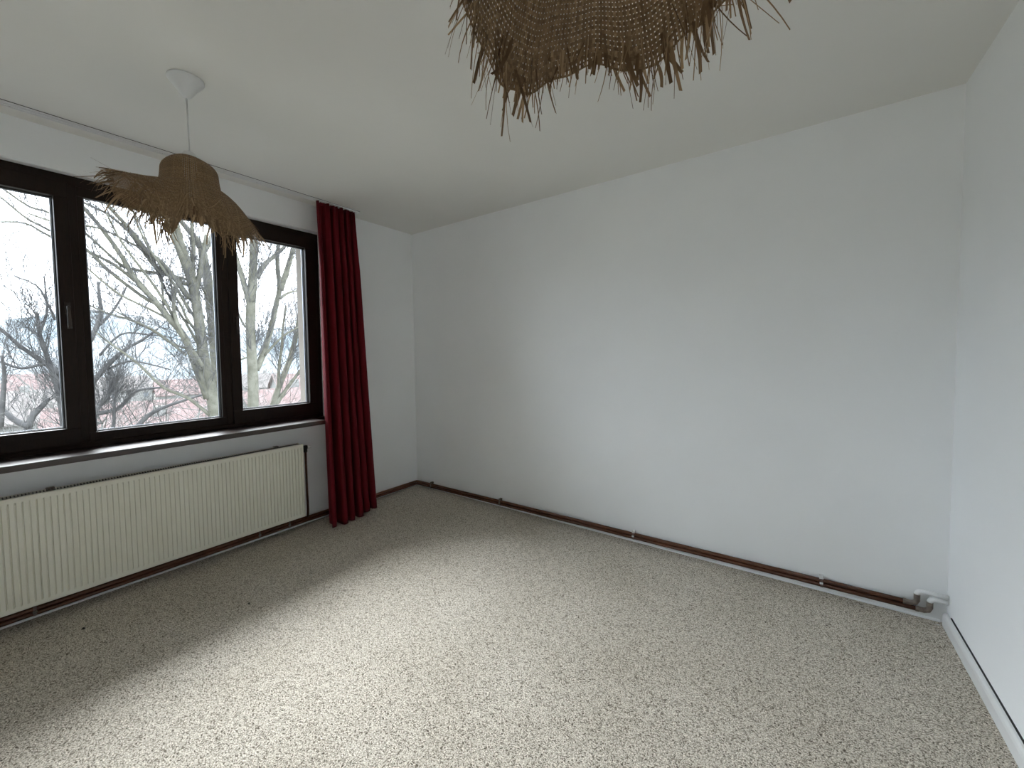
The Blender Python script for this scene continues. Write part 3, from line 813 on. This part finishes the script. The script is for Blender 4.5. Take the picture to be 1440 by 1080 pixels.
guided_tree('upright pale bare trunk close behind the leaning one at the right of the middle pane', [
    ([(318, 690), (308, 560), (303, 500), (298, 445), (293, 400), (288, 372), (284, 350)], 7.5, 5),
    ([(285, 352), (275, 335), (262, 320), (250, 305), (240, 285)], 3.4, 1.5),
    ([(286, 352), (291, 346), (298, 330), (305, 300)], 3, 1.4),
    ([(297, 430), (285, 405), (272, 388)], 1.5, .8),
    ([(300, 480), (285, 470), (272, 445), (262, 425)], 1.5, .8),
], -7.6, 0, 22, dens=.5)
guided_tree('tall pale bare tree with straight trunk in the right pane', [
    ([(352, 700), (355, 600), (356, 545), (354, 500), (352, 450), (355, 400), (357, 350), (358, 300), (358, 240)], 8.5, 4.5),
    ([(353, 432), (344, 402), (336, 375), (328, 350), (320, 320)], 3.2, 1.5),
    ([(360, 520), (370, 498), (381, 462), (389, 425), (393, 405), (390, 372), (391, 345), (393, 310)], 4.6, 2.4),
    ([(394, 408), (402, 385), (410, 358), (418, 330), (424, 300)], 3.0, 1.4),
    ([(362, 390), (372, 372), (386, 360), (402, 345), (415, 325)], 2.6, 1.2),
    ([(394, 420), (405, 412), (422, 408), (440, 402)], 1.3, .6),
    ([(354, 470), (340, 452), (332, 430)], 1.2, .6),
    ([(356, 500), (340, 505), (325, 512), (300, 520)], 1.0, .5),
    ([(357, 345), (366, 330), (375, 310)], 1.5, .7),
    ([(372, 500), (390, 480), (405, 468), (430, 455)], 1.2, .6),
], -6.0, 0, 23, dens=1.2)
guided_tree('slender leaning bare tree at the right edge of the right pane', [
    ([(370, 690), (380, 590), (392, 545), (406, 510), (415, 478), (420, 448), (424, 410), (427, 370), (430, 330)], 5.2, 1.8),
    ([(384, 575), (402, 548), (420, 524), (442, 496)], 2.2, 1),
    ([(392, 560), (392, 520), (396, 490), (398, 460), (402, 430)], 1.6, .8),
    ([(414, 480), (424, 462), (440, 452)], 1.4, .7),
], -8.0, 0, 24, dens=1.3)
guided_tree('gnarled grey bare tree at the left of the middle pane', [
    ([(112, 700), (128, 620), (134, 580), (150, 560), (165, 535)], 5.0, 2.2),
    ([(134, 582), (165, 575), (185, 556), (198, 548), (235, 544)], 2.2, 1.0),
    ([(128, 540), (150, 515), (175, 492), (200, 478), (222, 462)], 2.6, 1.0),
    ([(126, 480), (138, 455), (142, 440), (140, 418), (138, 396)], 2.4, 1.0),
    ([(138, 458), (155, 442), (170, 420), (178, 402)], 1.6, .8),
    ([(180, 620), (200, 592), (225, 575), (262, 562), (285, 555)], 2.6, 1.0),
    ([(155, 625), (160, 595), (162, 560), (175, 540)], 2.0, .8),
    ([(150, 520), (180, 508), (210, 512), (240, 520)], 1.2, .6),
    ([(140, 500), (170, 470), (205, 470), (245, 475)], 1.2, .6),
], -9.0, 0, 25, bark='bark2', dens=1.0, lvl=2)
guided_tree('dark grey bare tree with crooked branches in the left pane', [
    ([(98, 720), (92, 620), (86, 570), (78, 535), (66, 500), (56, 470), (52, 440)], 4.4, 1.8),
    ([(88, 530), (60, 508), (30, 488), (0, 462), (-30, 440)], 2.4, 1.0),
    ([(84, 548), (70, 516), (60, 512), (30, 518), (0, 508)], 2.0, .9),
    ([(40, 640), (40, 596), (62, 568), (68, 560)], 3.4, 1.6),
    ([(42, 600), (20, 590), (0, 572)], 3.2, 1.6),
    ([(78, 450), (66, 425), (52, 402), (20, 388)], 1.2, .6),
    ([(0, 600), (4, 560), (6, 525), (2, 500)], 2.4, 1.0),
    ([(56, 468), (66, 440), (64, 410), (62, 388)], 1.2, .6),
], -9.5, 0, 26, bark='bark2', dens=1.3, lvl=2)

def wild_tree(loc, hgt, seed, label):
    rnd = random.Random(seed); x, y = loc; g = gz(x, y)
    root = empty('bare_tree', (x, y, g)); tag(root, label, 'tree', 'trees on the slope outside')
    tr_ = MB(); tw = MB()
    top = Vector((x, y, g-.2)); d = Vector((rnd.gauss(0, .12), rnd.gauss(0, .12), 1)).normalized(); pts = [top.copy()]; rs = [.11]
    for k in range(6):
        d = (d+Vector((rnd.gauss(0, .13), rnd.gauss(0, .13), .1))).normalized(); top = top+d*hgt*.7/6; pts.append(top.copy()); rs.append(.11*(1-.13*(k+1)))
    tr_.tube(pts, rs, 7)
    part(tr_, 'trunk', M['twig_pale'], root, smooth=True)
    for k in range(22):
        i = rnd.randint(1, 6); a = rnd.random()*2*PI
        dd = Vector((math.cos(a), math.sin(a), rnd.uniform(.1, .9))).normalized()
        twig(tw, rnd, pts[i], dd, hgt*rnd.uniform(.38, .6), .018, 2, .12, .3)
    tag(part(tw, 'crown', M['twig_pale'], root), kind='stuff')
for i, (px, X, pt, lb) in enumerate([(20, -14, 470, 'bushy bare tree low in the left part of the left pane'), (80, -17, 490, 'bushy bare tree low at the right of the left pane'),
        (150, -15, 478, 'bushy bare tree low at the left of the middle pane'), (205, -13, 500, 'bushy bare tree low in the centre of the middle pane'),
        (250, -18, 485, 'farther bushy bare tree behind the centre of the middle pane'), (285, -12, 505, 'bushy bare tree behind the leaning trunk'),
        (410, -13, 480, 'bushy bare tree at the right of the right pane')]):
    p = ray_at(px, pt, X); hgt = p.z-gz(p.x, p.y)
    wild_tree((p.x, p.y), hgt, 40+i, lb)
